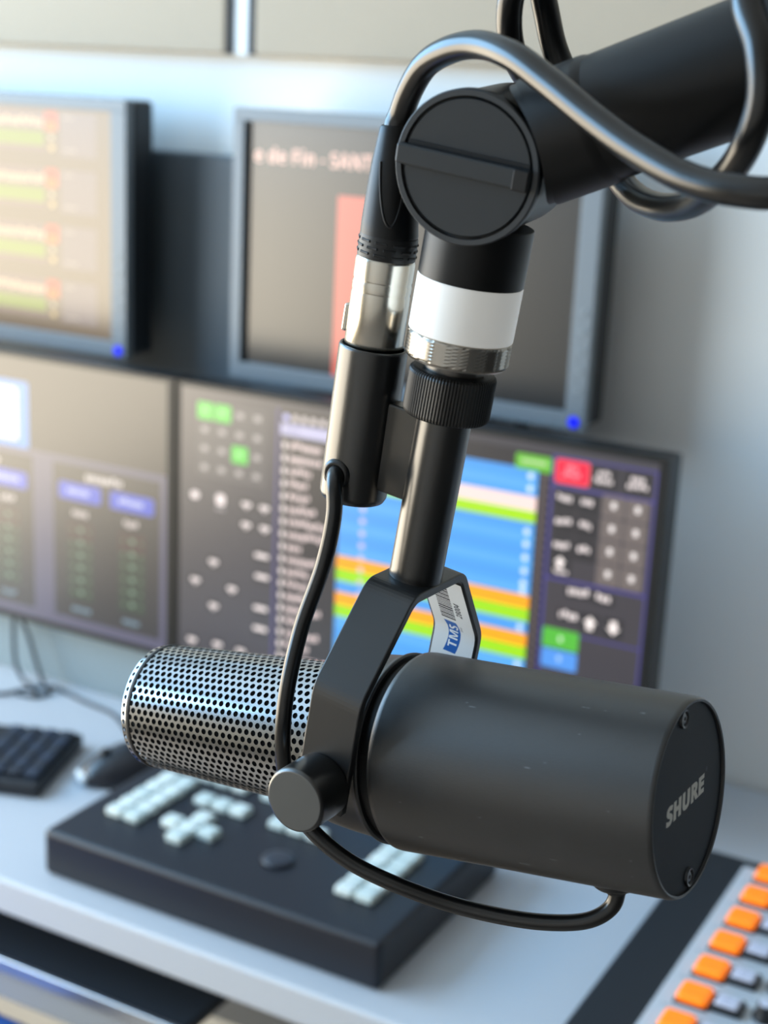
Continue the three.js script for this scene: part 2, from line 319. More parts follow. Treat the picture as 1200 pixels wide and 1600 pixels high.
// ---------------------------------------------------------------- controller with white keys
{
  const H = 0.74, X0 = -0.8755, X1 = -0.515, Z0 = -1.228, Z1 = -0.992, hh = 0.046;
  const t = thing('edit_controller', 'black desktop controller box with glowing white keys', 'controller', [(X0 + X1) / 2, DY, (Z0 + Z1) / 2]);
  const w = X1 - X0, dd = Z1 - Z0;
  part('case', rbox(w, hh, dd, 0.006, 0, hh / 2, 0, 3), mat(hex('#0d1420'), 0.42), t);
  const cx = (X0 + X1) / 2, cz = (Z0 + Z1) / 2;
  const kg = rbox(0.0178, 0.009, 0.0172, 0.0026), km = [mat(hex('#d4e0df'), 0.35, { emissive: hex('#cfe8e4'), emissiveIntensity: 0.08 }), mat(hex('#c6d6d6'), 0.35, { emissive: hex('#cfe8e4'), emissiveIntensity: 0.06 })];
  const plate = mat(hex('#10171b'), 0.5);
  const key = (x, z) => { const o = part('key', kg, km[rnd() < 0.5 ? 0 : 1], t); o.position.set(x - cx, hh + 0.003, z - cz); };
  const block = (x, z, nx, nz) => {       // x, z of the first key's centre
    part('key_plate', rbox(nx * 0.0205 + 0.002, 0.0012, nz * 0.0205 + 0.002, 0.0005, x + (nx - 1) * 0.01025 - cx, hh + 0.0003, z + (nz - 1) * 0.01025 - cz), plate, t);
    for (let i = 0; i < nx; i++) for (let j = 0; j < nz; j++) key(x + i * 0.0205, z + j * 0.0205);
  };
  block(-0.8375, -1.1375, 2, 5);
  block(-0.781, -1.119, 3, 1);
  block(-0.695, -1.119, 3, 1);
  block(-0.808, -1.163, 3, 1);
  block(-0.732, -1.163, 3, 1);
  block(-0.581, -1.132, 2, 5);
  for (const [i, j] of [[0, 0], [1, 0], [-1, 0], [0, 1], [0, -1]]) key(-0.760 + i * 0.0205, -1.066 + j * 0.0205);
  part('jog_dial', lathe([[0, 0.004], [0.011, 0.0038], [0.0145, 0.0028], [0.016, 0], [0, 0]], V(-0.661 - cx, hh, -1.063 - cz), V(0, 1, 0), 40), mat(hex('#2a303b'), 0.35), t, 'low black dial');
}
// ---------------------------------------------------------------- keyboard, mouse and their leads
{
  const t = thing('keyboard', 'black computer keyboard at the left edge of the desk', 'keyboard', [-1.0, DY, -1.165], 19 * Math.PI / 180);
  const km = [mat(hex('#1c2634'), 0.45), mat(hex('#223044'), 0.42)];
  part('case', rspan(-0.36, 0.0, 0, 0.017, -0.066, 0.066, 0.004), mat(hex('#0e131b'), 0.5), t);
  const kg = new RoundedBoxGeometry(0.0155, 0.006, 0.0155, 1, 0.0015);
  for (let j = 0; j < 6; j++) for (let i = 0; i < 18; i++) { if (i === 4 || i === 14) continue; const o = part('key', kg, km[(i * 7 + j * 3) % 2], t); o.position.set(-0.014 - i * 0.0192, 0.0195, -0.05 + j * 0.0192); }
  const m = thing('mouse', 'dark computer mouse beside the black controller', 'mouse', [-0.937, DY, -1.2], -0.55);
  const sh = new THREE.SphereGeometry(1, 40, 24); const P = sh.attributes.position;
  for (let i = 0; i < P.count; i++) { const x = P.getX(i), y = P.getY(i), z = P.getZ(i); P.setXYZ(i, x * 0.034 * (1 - 0.12 * z), Math.max(0.0005, 0.004 + (y > 0 ? y * 0.033 * (1 - 0.18 * z) : y * 0.004)), z * 0.056); }
  sh.computeVertexNormals();
  part('shell', sh, mat(hex('#161b24'), 0.28), m);
  part('wheel', lathe(cyl(0.006, -0.003, 0.003, 0.001), V(0, 0.031, 0.026), V(1, 0, 0), 20), MT.blackPlastic, m);
  part('front_highlight', rbox(0.022, 0.009, 0.006, 0.002, 0, 0.0095, 0.0535), mat(hex('#e4edf3'), 0.25), m, 'pale strip painted as the highlight on the front tip');  // pale strip stands in for the bright highlight on the mouse tip
  const lead = mat(hex('#26333f'), 0.5), y = DY + 0.0026;
  const a = thing('cable', 'thin dark lead hanging from the touch screen down to the desk', 'cable');
  part('lead', tube([[-1.21, CY - 0.655, -1.335], [-1.195, CY - 0.675, -1.333], [-1.18, 0.77, -1.331], [-1.165, 0.748, -1.326], [-1.15, y, -1.318], [-1.155, y, -1.30], [-1.18, y, -1.295]], 0.0025, 60, 8), lead, a);
  const b = thing('cable_001', 'thin dark lead looping straight down beside the other lead', 'cable');
  part('lead', tube([[-1.218, CY - 0.655, -1.335], [-1.217, 0.79, -1.333], [-1.212, 0.76, -1.331], [-1.2, 0.746, -1.328], [-1.185, y, -1.322], [-1.165, y, -1.312]], 0.0025, 60, 8), lead, b);
  const c = thing('cable_002', 'dark mouse lead running across the desk behind the keyboard', 'cable');
  part('lead', tube([[-1.3, y, -1.25], [-1.195, y, -1.283], [-1.172, y + 0.004, -1.306], [-1.15, y + 0.0052, -1.325], [-1.13, y, -1.33], [-1.102, y, -1.323], [-1.05, y, -1.313], [-1.022, y, -1.296], [-0.985, y + 0.001, -1.268], [-0.968, y + 0.003, -1.258]], 0.0025, 90, 8), lead, c);
}
// ---------------------------------------------------------------- mixing console at the lower right
{
  const X0 = -0.358, X1 = 0.5, Z0 = -1.357, Z1 = -0.972, hh = 0.02;
  const t = thing('mixing_console', 'mixing console with dark frame, pale panel and orange lit buttons', 'mixer', [X0, DY, Z1]);
  part('frame', rspan(0, X1 - X0, 0, hh, Z0 - Z1, 0, 0.003), mat(hex('#141d25'), 0.55), t, 'dark slate frame');
  part('panel', rspan(0.05, X1 - X0 - 0.05, hh - 0.004, hh + 0.0015, -1.34 - Z1, -0.02, 0.001), mat(hex('#c3cbd3'), 0.45), t, 'pale grey panel');
  const og = rbox(0.0265, 0.008, 0.0262, 0.0065, 0, 0, 0, 3), om = mat(hex('#ff8a1a'), 0.35, { emissive: hex('#ff7000'), emissiveIntensity: 1.05 });
  const ogr = rbox(0.029, 0.002, 0.0288, 0.0009, 0, 0, 0, 2);
  const bz = rbox(0.0262, 0.006, 0.0225, 0.0025, 0, 0, 0, 3), wk = rbox(0.0195, 0.006, 0.0155, 0.0022, 0, 0, 0, 3);
  const black = mat(hex('#12171c'), 0.5), white = mat(hex('#ccd0e2'), 0.35);
  const legend = canvasTex(64, 64, (g) => { g.fillStyle = '#d3d6ea'; g.fillRect(0, 0, 64, 64); g.fillStyle = '#5a6280'; g.font = 'bold 24px sans-serif'; g.fillText('ON', 14, 40); });
  const lm = mat(hex('#ffffff'), 0.4, { map: legend });
  const top = hh + 0.0015;
  [-1.328, -1.282, -1.236, -1.190, -1.144, -1.098, -1.052, -1.006].forEach((z, r) => {
    for (const dx of [0, 0.2, 0.4]) {
      const put = (n, g, m, x, y) => { const o = part(n, g, m, t); o.position.set(x + dx - X0, y, z - Z1); return o; };
      put('button_seat', ogr, black, -0.279, top + 0.0006); put('orange_button', og, om, -0.279, top + 0.0045);
      put('button_bezel', bz, black, -0.2515, top + 0.003); put('white_button', wk, white, -0.2515, top + 0.0055);
      const q = part('button_legend', new THREE.PlaneGeometry(0.012, 0.009).rotateX(-Math.PI / 2), lm, t); q.position.set(-0.2515 + dx - X0, top + 0.0088, z - Z1);
      const k = part('rotary_knob', lathe([[0.0105, 0], [0.0105, 0], [0.0105, 0.003], [0.008, 0.0045], [0.0075, 0.012], [0.0065, 0.0135], [0, 0.0135]], V(0, 0, 0), V(0, 1, 0), 28), black, t); k.position.set(-0.222 + dx - X0, top, z - 0.004 - Z1);
      const kc = part('knob_cap', lathe([[0.0055, 0], [0.0055, 0.001], [0, 0.001]], V(0, 0, 0), V(0, 1, 0), 20), white, t); kc.position.set(-0.222 + dx - X0, top + 0.0134, z - 0.004 - Z1);
      put('row_line', box(0.13, 0.0006, 0.0012), mat(hex('#9ba4ae'), 0.5), -0.235, top + 0.0001).position.z += 0.0205;
    }
  });
}

// ---------------------------------------------------------------- microphone in its yoke
// local axes of the assembly: x along the yoke width, y up the stem, z through the pivots
const E3 = V(0.98882, -0.13893, 0.05419), S3 = V(0.13874, 0.9903, 0.00725), P3 = V(-0.05467, 0.00035, 0.9985);
const ASM = new THREE.Matrix4().makeBasis(E3, S3, P3).setPosition(-0.23369, 1.24909, -0.44464);
function assembly(name, label, category) { const t = thing(name, label, category); ASM.decompose(t.position, t.quaternion, t.scale); t.scale.set(1, 1, 1); return t; }
const mm = (a) => a.map((v) => v / 1000);
const A = V(0.96684, 0.25538, 0).normalize();              // capsule axis, towards the rear end plate
{
  const t = assembly('microphone', 'black broadcast microphone with perforated silver grille hanging in a yoke', 'microphone');
  const O = V(0, 0, 0);
  const at = (k) => A.clone().multiplyScalar(k);
  // body tube (rear end at 0.1147)
  part('body', lathe([[0.029, 0.016], [0.029, 0.0142], [0.0335, 0.0142], [0.0335, 0.0142], [0.0347, 0.0154], [0.0348, 0.017], [0.0346, 0.022], [0.0338, 0.05], [0.0330, 0.085], [0.0323, 0.1128], [0.0319, 0.1142], [0.0314, 0.1147], [0.0314, 0.1147], [0.0307, 0.1145], [0.0307, 0.1145], [0.0305, 0.1128]], O, A, 128), MT.micBody, t);
  part('neck', lathe([[0.0, 0.0165], [0.0318, 0.0165], [0.0318, 0.0165], [0.0318, 0.0102]], O, A, 96), MT.deepBlack, t, 'black groove ring');
  part('mount_ring', lathe([[0.027, 0.0102], [0.0333, 0.0102], [0.0333, 0.0102], [0.0338, 0.0096], [0.0338, 0.0088], [0.0325, 0.006], [0.0318, -0.004], [0.0308, -0.0125], [0.0295, -0.0145], [0.0295, -0.0145], [0.026, -0.0145]], O, A, 96), MT.yoke, t);
  // rear end plate with lettering
  const plateTex = canvasTex(1024, 1024, (g, W) => {
    g.fillStyle = '#0c1520'; g.fillRect(0, 0, W, W);
    g.save(); g.translate(W / 2 - 22, W / 2 + 6); g.transform(1, 0, -0.16, 1, 0, 0);
    g.fillStyle = '#d2d0c8'; g.font = 'bold 132px sans-serif'; g.textAlign = 'center'; g.textBaseline = 'middle';
    const s = 545 / g.measureText('SHURE').width; g.scale(s, 0.98); g.lineWidth = 9; g.strokeStyle = '#d2d0c8'; g.lineJoin = 'miter';
    g.fillText('SHURE', 0, 0); g.strokeText('SHURE', 0, 0); g.restore();
    g.fillStyle = '#5a6069'; g.font = '34px sans-serif'; g.fillText('®', W / 2 + 272, W / 2 - 45);
  });
  const plate = new THREE.CircleGeometry(0.0306, 96);
  const B = new THREE.Matrix4().makeBasis(V(0, 0, -1), V(-A.y, A.x, 0), A.clone());
  part('end_plate', plate.applyMatrix4(B).translate(...at(0.1136).toArray()), mat(hex('#ffffff'), 0.62, { map: plateTex, ior: 1.38 }), t, 'dark end plate with pale lettering');
  for (const [u, v] of [[-2.6, 27.4], [-0.4, -26.9]]) {
    const c = at(0.1136).add(V(-A.y, A.x, 0).multiplyScalar(v / 1000)).add(V(0, 0, -u / 1000));
    const s = part('screw', lathe([[0.0022, 0.0001], [0.0022, 0.0001], [0.0024, 0.0009], [0.0030, 0.0009], [0.0030, 0.0009], [0.0032, 0]], c, A, 28), mat(hex('#4a4b4d'), 0.35, { metalness: 1 }), t, 'small dark screw');
    part('screw_head', lathe([[0.0022, 0.0002], [0.0016, 0.0006], [0.0008, 0.0006], [0.0008, 0.0006], [0.0006, 0.0001], [0, 0.0001]], c, A, 6), MT.blackMetal, s);
  }
  // perforated grille: hexagonal cells, each with a real hole
  {
    const pos = [], nor = [];
    const t0 = -0.0142, t1 = -0.0988, NV = 58, pu = 0.00305, hole = 0.00107, th = 0.0007;
    const rad = (k) => 0.0272 + (0.0238 - 0.0272) * (k - t0) / (-0.1025 - t0);
    const f1 = V(-A.y, A.x, 0), f2 = V(0, 0, 1);
    const pt = (k, ang, dr) => { const r = rad(k) - dr, c = Math.cos(ang), s = Math.sin(ang); return [V(A.x * k + (f1.x * c + f2.x * s) * r, A.y * k + (f1.y * c + f2.y * s) * r, (f1.z * c + f2.z * s) * r), V(f1.x * c + f2.x * s, f1.y * c + f2.y * s, f1.z * c + f2.z * s)]; };
    const da = 2 * Math.PI / NV, nu = Math.floor((t0 - t1) / pu);
    const tri = (a, b, c, na, nb, nc) => { for (const [p, n] of [[a, na], [b, nb], [c, nc]]) { pos.push(p.x, p.y, p.z); nor.push(n.x, n.y, n.z); } };
    const K = 12;
    for (let j = 0; j < NV; j++) for (let i = 0; i <= nu; i++) {
      const k0 = t0 - (i + (j & 1) * 0.5) * pu, a0 = j * da, va = rad(k0);
      const o = [], h = [], hi = [], no = [], nh = [];
      for (let q = 0; q < K; q++) {
        const al = q / K * 2 * Math.PI;
        const R = pu / Math.sqrt(3) * (q % 2 ? 1 : Math.cos(Math.PI / 6));      // pointy hexagon: vertices at odd steps (30, 90 ...)
        const su = Math.cos(al) * R, sv = Math.sin(al) * R * (da * va / (pu * Math.sqrt(3) / 2));
        const [p, n] = pt(k0 + su, a0 + sv / va, 0); o.push(p); no.push(n);
        const hu = Math.cos(al) * hole, hv = Math.sin(al) * hole;
        const [p2, n2] = pt(k0 + hu, a0 + hv / va, 0); h.push(p2); nh.push(n2);
        hi.push(pt(k0 + hu * 0.94, a0 + hv * 0.94 / va, th)[0]);
      }
      const ctr = pt(k0, a0, 0)[0];
      for (let q = 0; q < K; q++) {
        const r = (q + 1) % K;
        tri(o[q], h[q], h[r], no[q], nh[q], nh[r]); tri(o[q], h[r], o[r], no[q], nh[r], no[r]);
        const w1 = ctr.clone().sub(h[q]).normalize(), w2 = ctr.clone().sub(h[r]).normalize();
        tri(h[q], hi[q], hi[r], w1, w1, w2); tri(h[q], hi[r], h[r], w1, w2, w2);
      }
    }
    const g = new THREE.BufferGeometry();
    g.setAttribute('position', new THREE.Float32BufferAttribute(pos, 3)); g.setAttribute('normal', new THREE.Float32BufferAttribute(nor, 3));
    const gr = part('grille', g, mat(hex('#aeb1b4'), 0.21, { metalness: 1, side: THREE.DoubleSide }), t, 'perforated silver metal grille');
    part('seam', lathe([[0.0234, -0.0985], [0.0241, -0.0985], [0.0241, -0.0985], [0.0243, -0.0992], [0.0241, -0.1002], [0.0234, -0.1004]], O, A, 80), MT.deepBlack, gr, 'black seam');
    // crimped front rim: two rows of small holes, then the flat perforated front
    const rim = [];
    const ringHole = (rr1, k1, rr2, k2, n) => {
      for (let i = 0; i < n; i++) {
        const a0 = (i + 0.5) / n * 2 * Math.PI;
        const seg = (f) => (rA, kA, rB, kB, h0, h1) => f;
        const S = (u, v) => { const r = rr1 + (rr2 - rr1) * v, k = k1 + (k2 - k1) * v, an = a0 + u * Math.PI / n; return V(A.x * k, A.y * k, 0).add(f1.clone().multiplyScalar(Math.cos(an) * r)).add(f2.clone().multiplyScalar(Math.sin(an) * r)); };
        const out = [], inn = [];
        for (let q = 0; q < 16; q++) { const al = q / 16 * 2 * Math.PI, c = Math.cos(al), s = Math.sin(al), m = Math.max(Math.abs(c), Math.abs(s)); out.push(S(c / m, 0.5 + 0.5 * s / m)); inn.push(S(c * 0.62, 0.5 + 0.36 * s)); }
        for (let q = 0; q < 16; q++) { const r = (q + 1) % 16; rim.push(out[q], inn[q], inn[r], out[q], inn[r], out[r]); }
      }
    };
    ringHole(0.0239, -0.1003, 0.0236, -0.1026, 48);
    ringHole(0.0236, -0.1026, 0.0212, -0.1036, 46);
    ringHole(0.0212, -0.1036, 0.0186, -0.1038, 42);
    ringHole(0.0186, -0.1038, 0.0158, -0.1038, 36);
    ringHole(0.0158, -0.1038, 0.0128, -0.1038, 29);
    ringHole(0.0128, -0.1038, 0.0098, -0.1038, 22);
    ringHole(0.0098, -0.1038, 0.0066, -0.1038, 15);
    ringHole(0.0066, -0.1038, 0.003, -0.1038, 8);
    const rg = new THREE.BufferGeometry().setFromPoints(rim); rg.computeVertexNormals();
    part('front_cap', rg, mat(hex('#aeb1b4'), 0.21, { metalness: 1, side: THREE.DoubleSide }), gr, 'perforated front cap');
    part('inner_foam', lathe([[0, -0.1015], [0.0205, -0.1015], [0.0215, -0.1], [0.0252, -0.014], [0, -0.014]], O, A, 48), MT.foam, gr);
  }
  part('collar', lathe([[0.0295, -0.0142], [0.0295, -0.0142], [0.0283, -0.0152], [0.0276, -0.0156], [0.0272, -0.0156], [0.026, -0.0150]], O, A, 80), MT.blackMetal, t);
  // yoke: bent flat strip
  const path = [[38, -8.5], [38, 33.5], [15, 64.4], [-17.5, 64.4], [-41.5, 33.5], [-41.5, -8.5]];
  const filleted = (off, rad) => {           // offset the strip's centre line and round its bends
    const n = path.length, pts = [];
    for (let i = 0; i < n; i++) {
      const P0 = path[Math.max(0, i - 1)], P1 = path[i], P2 = path[Math.min(n - 1, i + 1)];
      const d1 = new THREE.Vector2(P1[0] - P0[0], P1[1] - P0[1]).normalize(), d2 = new THREE.Vector2(P2[0] - P1[0], P2[1] - P1[1]).normalize();
      if (i === 0) d1.copy(d2); if (i === n - 1) d2.copy(d1);
      const n1 = new THREE.Vector2(d1.y, -d1.x), n2 = new THREE.Vector2(d2.y, -d2.x), b = n1.clone().add(n2).normalize(), c = b.dot(n1);
      pts.push(new THREE.Vector2(P1[0] + b.x * off / c, P1[1] + b.y * off / c));
    }
    const out = [pts[0]];
    for (let i = 1; i < n - 1; i++) {
      const a = pts[i].clone().sub(pts[i - 1]).normalize(), b = pts[i + 1].clone().sub(pts[i]).normalize();
      const s = pts[i].clone().addScaledVector(a, -rad), e = pts[i].clone().addScaledVector(b, rad);
      for (let q = 0; q <= 6; q++) { const u = q / 6; out.push(new THREE.Vector2().addScaledVector(s, (1 - u) * (1 - u)).addScaledVector(pts[i], 2 * u * (1 - u)).addScaledVector(e, u * u)); }
    }
    out.push(pts[n - 1]); return out;
  };
  const outer = filleted(1.6, 4.2), inner = filleted(-1.6, 3.0);
  const shape = new THREE.Shape([...outer, ...inner.slice().reverse()].map((p) => new THREE.Vector2(p.x / 1000, p.y / 1000)));
  const yg = new THREE.ExtrudeGeometry(shape, { depth: 0.0182, bevelEnabled: true, bevelThickness: 0.0005, bevelSize: 0.0004, bevelSegments: 2, bevelOffset: -0.0004 }).translate(0, 0, -0.0091);
  yg.applyMatrix4(new THREE.Matrix4().makeBasis(V(0, 0, 1), V(0, 1, 0), V(-1, 0, 0)));
  const yk = part('yoke', yg, MT.yoke, t, 'black bent yoke');
  // sticker on the inside of the far arm
  {
    const far = inner.slice(Math.floor(inner.length / 2)).map((p) => p.clone());
    let pl = [new THREE.Vector2(-39.75, 8), ...far.reverse().filter((p) => p.y > 8 && p.y < 61)];
    pl = pl.map((p) => new THREE.Vector2(p.x + 0.18, p.y - 0.12));
    let len = [0]; for (let i = 1; i < pl.length; i++) len.push(len[i - 1] + pl[i].distanceTo(pl[i - 1]));
    const start = 0, end = len[len.length - 1] - 0.5, N = 24, pos = [], uv = [], idx = [];
    const sample = (d) => { let i = 1; while (i < len.length - 1 && len[i] < d) i++; const k = (d - len[i - 1]) / (len[i] - len[i - 1]); return pl[i - 1].clone().lerp(pl[i], k); };
    for (let q = 0; q <= N; q++) { const d = start + (end - start) * q / N, p = sample(d); for (const [x, v] of [[-0.0086, 1], [0.0086, 0]]) { pos.push(x, p.y / 1000, p.x / 1000); uv.push(q / N, v); } }
    for (let q = 0; q < N; q++) { const a = 2 * q; idx.push(a, a + 1, a + 2, a + 1, a + 3, a + 2); }
    const g = new THREE.BufferGeometry(); g.setAttribute('position', new THREE.Float32BufferAttribute(pos, 3)); g.setAttribute('uv', new THREE.Float32BufferAttribute(uv, 2)); g.setIndex(idx); g.computeVertexNormals();
    const L = end - start;
    const tex = canvasTex(Math.round(L * 20), 344, (c, W, H) => {           // 20 pixels per mm, read along the strip
      c.fillStyle = '#eceeee'; c.fillRect(0, 0, W, H);
      const X = (m) => m * 20;
      const b0 = 16, b1 = 30.5;
      c.fillStyle = '#1c63b5'; c.beginPath(); c.moveTo(X(b0), 100); c.quadraticCurveTo(X((b0 + b1) / 2), 150, X(b1), 92); c.lineTo(X(b1), 196); c.quadraticCurveTo(X((b0 + b1) / 2), 250, X(b0), 205); c.closePath(); c.fill();
      c.fillStyle = '#f4f6f8'; c.font = 'bold 104px sans-serif'; c.textAlign = 'center'; c.textBaseline = 'middle'; c.fillText('TMS', X((b0 + b1) / 2), 166, X(b1 - b0) - 26);
      c.fillStyle = '#3c4046'; c.font = '26px sans-serif'; c.fillText('pool', X(27.5), 232);
      let x = X(32.5); const lim = W - 30; c.fillStyle = '#141517'; while (x < lim) { const w = 10 + Math.floor(rnd() * 2) * 8; c.fillRect(x, 84, w, 122); x += w + 11; }
      c.fillStyle = '#26282b'; c.font = 'italic bold 66px sans-serif'; c.fillText('28004', X(40), 250);
    });
    part('sticker', g, mat(hex('#ffffff'), 0.4, { map: tex, side: THREE.DoubleSide }), yk, 'white asset sticker with barcode and blue logo');
  }
  // knobs at the pivots
  for (const [z0, z1] of [[0.0398, 0.0553], [-0.0434, -0.0585]]) {
    const s = Math.sign(z0), len = Math.abs(z1 - z0);
    const kb = part('knob', lathe([[0, 0], [0.0108, 0], [0.0108, 0], [0.0112, 0.0006], [0.0112, len - 0.0012], [0.0108, len - 0.0003], [0.0102, len], [0.0102, len]], V(0, 0, z0), V(0, 0, s), 72), MT.blackMetal, t, 'round black tightening knob');
    part('knob_face', lathe([[0.0102, 0], [0.0102, 0], [0.0098, 0.0001], [0, 0.0001]], V(0, 0, z1), V(0, 0, s), 72), mat(hex('#5c5d5c'), 0.42, { metalness: 0.4, bumpMap: grainRep(3, 3), bumpScale: 0.00003 }), kb);
  }
  // stem and nut
  part('stem', lathe([[0.0094, 0.0655], [0.0094, 0.0655], [0.0091, 0.067], [0.0091, 0.126]], O, V(0, 1, 0), 64), MT.blackMetal, t, 'black stem tube');
  {
    const n = 84, sh = new THREE.Shape(); for (let i = 0; i < n * 2; i++) { const a = i / (n * 2) * 2 * Math.PI, r = i % 2 ? 0.01425 : 0.0145; i ? sh.lineTo(Math.cos(a) * r, Math.sin(a) * r) : sh.moveTo(r, 0); }
    const ribs = new THREE.ExtrudeGeometry(sh, { depth: 0.0125, bevelEnabled: true, bevelThickness: 0.0016, bevelSize: 0.0016, bevelOffset: -0.0016, bevelSegments: 3 }).rotateX(-Math.PI / 2).translate(0, 0.1252, 0);
    part('nut', ribs, MT.blackPlastic, t, 'ribbed black nut');
  }
  // socket tube beside the stem, joined by a web plate
  const ax0 = V(-0.0297, 0.0845, 0), ax1 = V(-0.0313, 0.139, 0), ad = ax1.clone().sub(ax0).normalize(), al = ax0.distanceTo(ax1);
  part('socket_tube', lathe([[0, 0], [0.0092, 0], [0.0109, 0.0006], [0.0116, 0.002], [0.0117, 0.003], [0.0117, al - 0.001], [0.0114, al - 0.0002], [0.011, al], [0.0103, al - 0.0004], [0.0103, al - 0.006]], ax0, ad, 72), MT.blackMetal, t, 'black connector socket tube');
  part('web_plate', rspan(-0.0225, -0.0065, 0.0915, 0.1225, -0.0035, 0.0035, 0.001), MT.blackMetal, t);
  part('grommet', new THREE.TorusGeometry(0.0036, 0.0016, 12, 32).translate(-0.0308, 0.0955, 0.0112), MT.rubber, t, 'rubber grommet');
  // thin lead from the socket round the knob to the body
  const T1 = [[-30.8, 96.1, 8], [-30.6, 96.0, 12], [-28.0, 94.2, 16.5], [-24.6, 85.3, 19.0], [-23.6, 67.8, 22.0], [-24.6, 45.3, 28.0], [-21.4, 24.9, 36.0], [-19.5, 8.9, 37.0], [-18.3, -5.6, 34.0], [-13.4, -19.2, 31.0], [-4.1, -25.2, 31.0], [9.3, -31.2, 28.0], [24.6, -34.1, 24.0], [48.3, -36.6, 15.0], [76.0, -31.9, 8.0], [90.6, -25.1, 4.0], [95.3, -18.8, 1.0], [95.4, -11, 0.0]];
  part('lead', tube(T1.map(mm), 0.0028, 200, 14), MT.rubber, t, 'thin black lead');
  const gd = V(A.y, -A.x, 0), gp = A.clone().multiplyScalar(0.0885).addScaledVector(gd, 0.0329);
  part('grommet', lathe([[0.0082, -0.001], [0.0082, -0.001], [0.0082, 0.0013], [0.0072, 0.0023], [0.0036, 0.0024], [0.0034, 0.005], [0.0028, 0.005]], gp, gd, 32), MT.rubber, t, 'rubber grommet');
}

// ---------------------------------------------------------------- plug and looping cable
{
  const t = assembly('audio_cable', 'thick black cable with silver plug looped round the boom arm', 'cable');
  const b0 = V(-0.0313, 0.134, 0), b1 = V(-0.0322, 0.1685, 0), bd = b1.clone().sub(b0).normalize();
  const r = 0.0099;
  part('plug_barrel', lathe([[0, 0], [r, 0], [r, 0.0225], [r - 0.0002, 0.0228], [r - 0.0002, 0.0236], [r, 0.0239], [r, 0.0262], [r - 0.0002, 0.0265], [r - 0.0002, 0.0273], [r, 0.0276], [r, 0.0335], [r - 0.0004, 0.0345], [r - 0.0004, 0.0345], [0, 0.0345]], b0, bd, 72), MT.nickel, t, 'silver plug barrel');
  part('latch', rbox(0.0022, 0.0095, 0.005, 0.0009, -0.0414, 0.1465, 0.0022), MT.nickel, t, 'silver latch tab');
  // boot: collar with slots, then a tapering sleeve
  const c1 = V(-0.0325, 0.1765, 0), top = V(-0.0368, 0.2105, 0), td = top.clone().sub(c1).normalize(), tl = c1.distanceTo(top);
  const collar = part('boot_collar', lathe([[0, 0], [0.0095, 0], [0.0095, 0], [0.0097, 0.0004], [0.0097, 0.0072], [0.0095, 0.0076], [0.0095, 0.0076], [0, 0.0076]], b1, bd, 64), MT.blackPlastic, t);
  for (let i = 0; i < 10; i++) for (const k of [0.0018, 0.0038, 0.0058]) {
    const an = (i + (k === 0.0038 ? 0.5 : 0)) / 10 * 2 * Math.PI, c = b1.clone().addScaledVector(bd, k).add(V(Math.cos(an) * 0.0095, 0, Math.sin(an) * 0.0095));
    const s = part('slot', rbox(0.0008, 0.0009, 0.0042, 0.0003), MT.deepBlack, collar); s.position.copy(c); s.rotation.y = -an;
  }
  const boot = part('boot', lathe([[0, -0.0012], [0.0094, -0.0012], [0.0094, -0.0012], [0.0096, -0.0004], [0.0093, 0.004], [0.0083, 0.013], [0.0069, 0.023], [0.0054, tl - 0.003], [0.0050, tl - 0.0006], [0.0044, tl], [0.0044, tl], [0.002, tl]], c1, td, 64), MT.armBlack, t, 'tapered black boot');
  { // raised U-shaped tongue line on the boot
    const pts = [];
    for (let q = 0; q <= 24; q++) { const u = q / 24 * 2 - 1, hgt = 0.0035 + 0.0195 * Math.pow(Math.abs(u), 1.9), rr0 = hgt < 0.013 ? 0.0093 - (hgt - 0.004) * 0.111 : 0.0083 - (hgt - 0.013) * 0.14, an = 1.02 + u * 0.62; const c = c1.clone().addScaledVector(td, hgt); pts.push([c.x + Math.cos(an) * rr0, c.y, c.z + Math.sin(an) * rr0]); }
    part('tongue_groove', tube(pts, 0.00045, 60, 8), MT.deepBlack, boot, 'u-shaped groove');
  }
  const C = [[-36.2, 207, 0], [-36.5, 210.1, 0], [-35.5, 213.9, 0], [-31.9, 222.2, 3], [-25.0, 231.1, 8], [-14.1, 237.4, 14], [-1.2, 240.9, 20], [14.8, 240.2, 28], [31.2, 235.3, 34], [48.8, 229.2, 40], [65.9, 224.2, 46], [83.6, 221.0, 52], [96.7, 221.3, 55], [107.9, 223.4, 55], [116.7, 231.0, 48], [112.5, 247.6, 30], [98.1, 267.9, 14], [84.1, 278.7, 12], [76.7, 277.0, 20], [78.6, 265.6, 28], [87.4, 254.0, 34], [91.1, 241.9, 35], [88.6, 229.1, 32], [80.7, 218.7, 22], [68.3, 209.3, 6], [52.6, 204.4, -8], [36.0, 205.9, -22], [17.8, 218.3, -32], [3.9, 233.7, -32], [-1.8, 242.6, -30], [-5.3, 253.6, -26], [-7.6, 263.4, -20], [-10.8, 263.6, -16], [-12.5, 255.7, -16], [-12.7, 245.2, -19], [-11.0, 236.5, -24], [-4.8, 228.1, -31], [8.5, 224.6, -34], [30.9, 234.8, -34], [73.5, 263.0, -34], [300, 360, -34]];
  part('cable', tube(C.map(mm), 0.0042, 420, 16), MT.rubber, t, 'black cable');
}

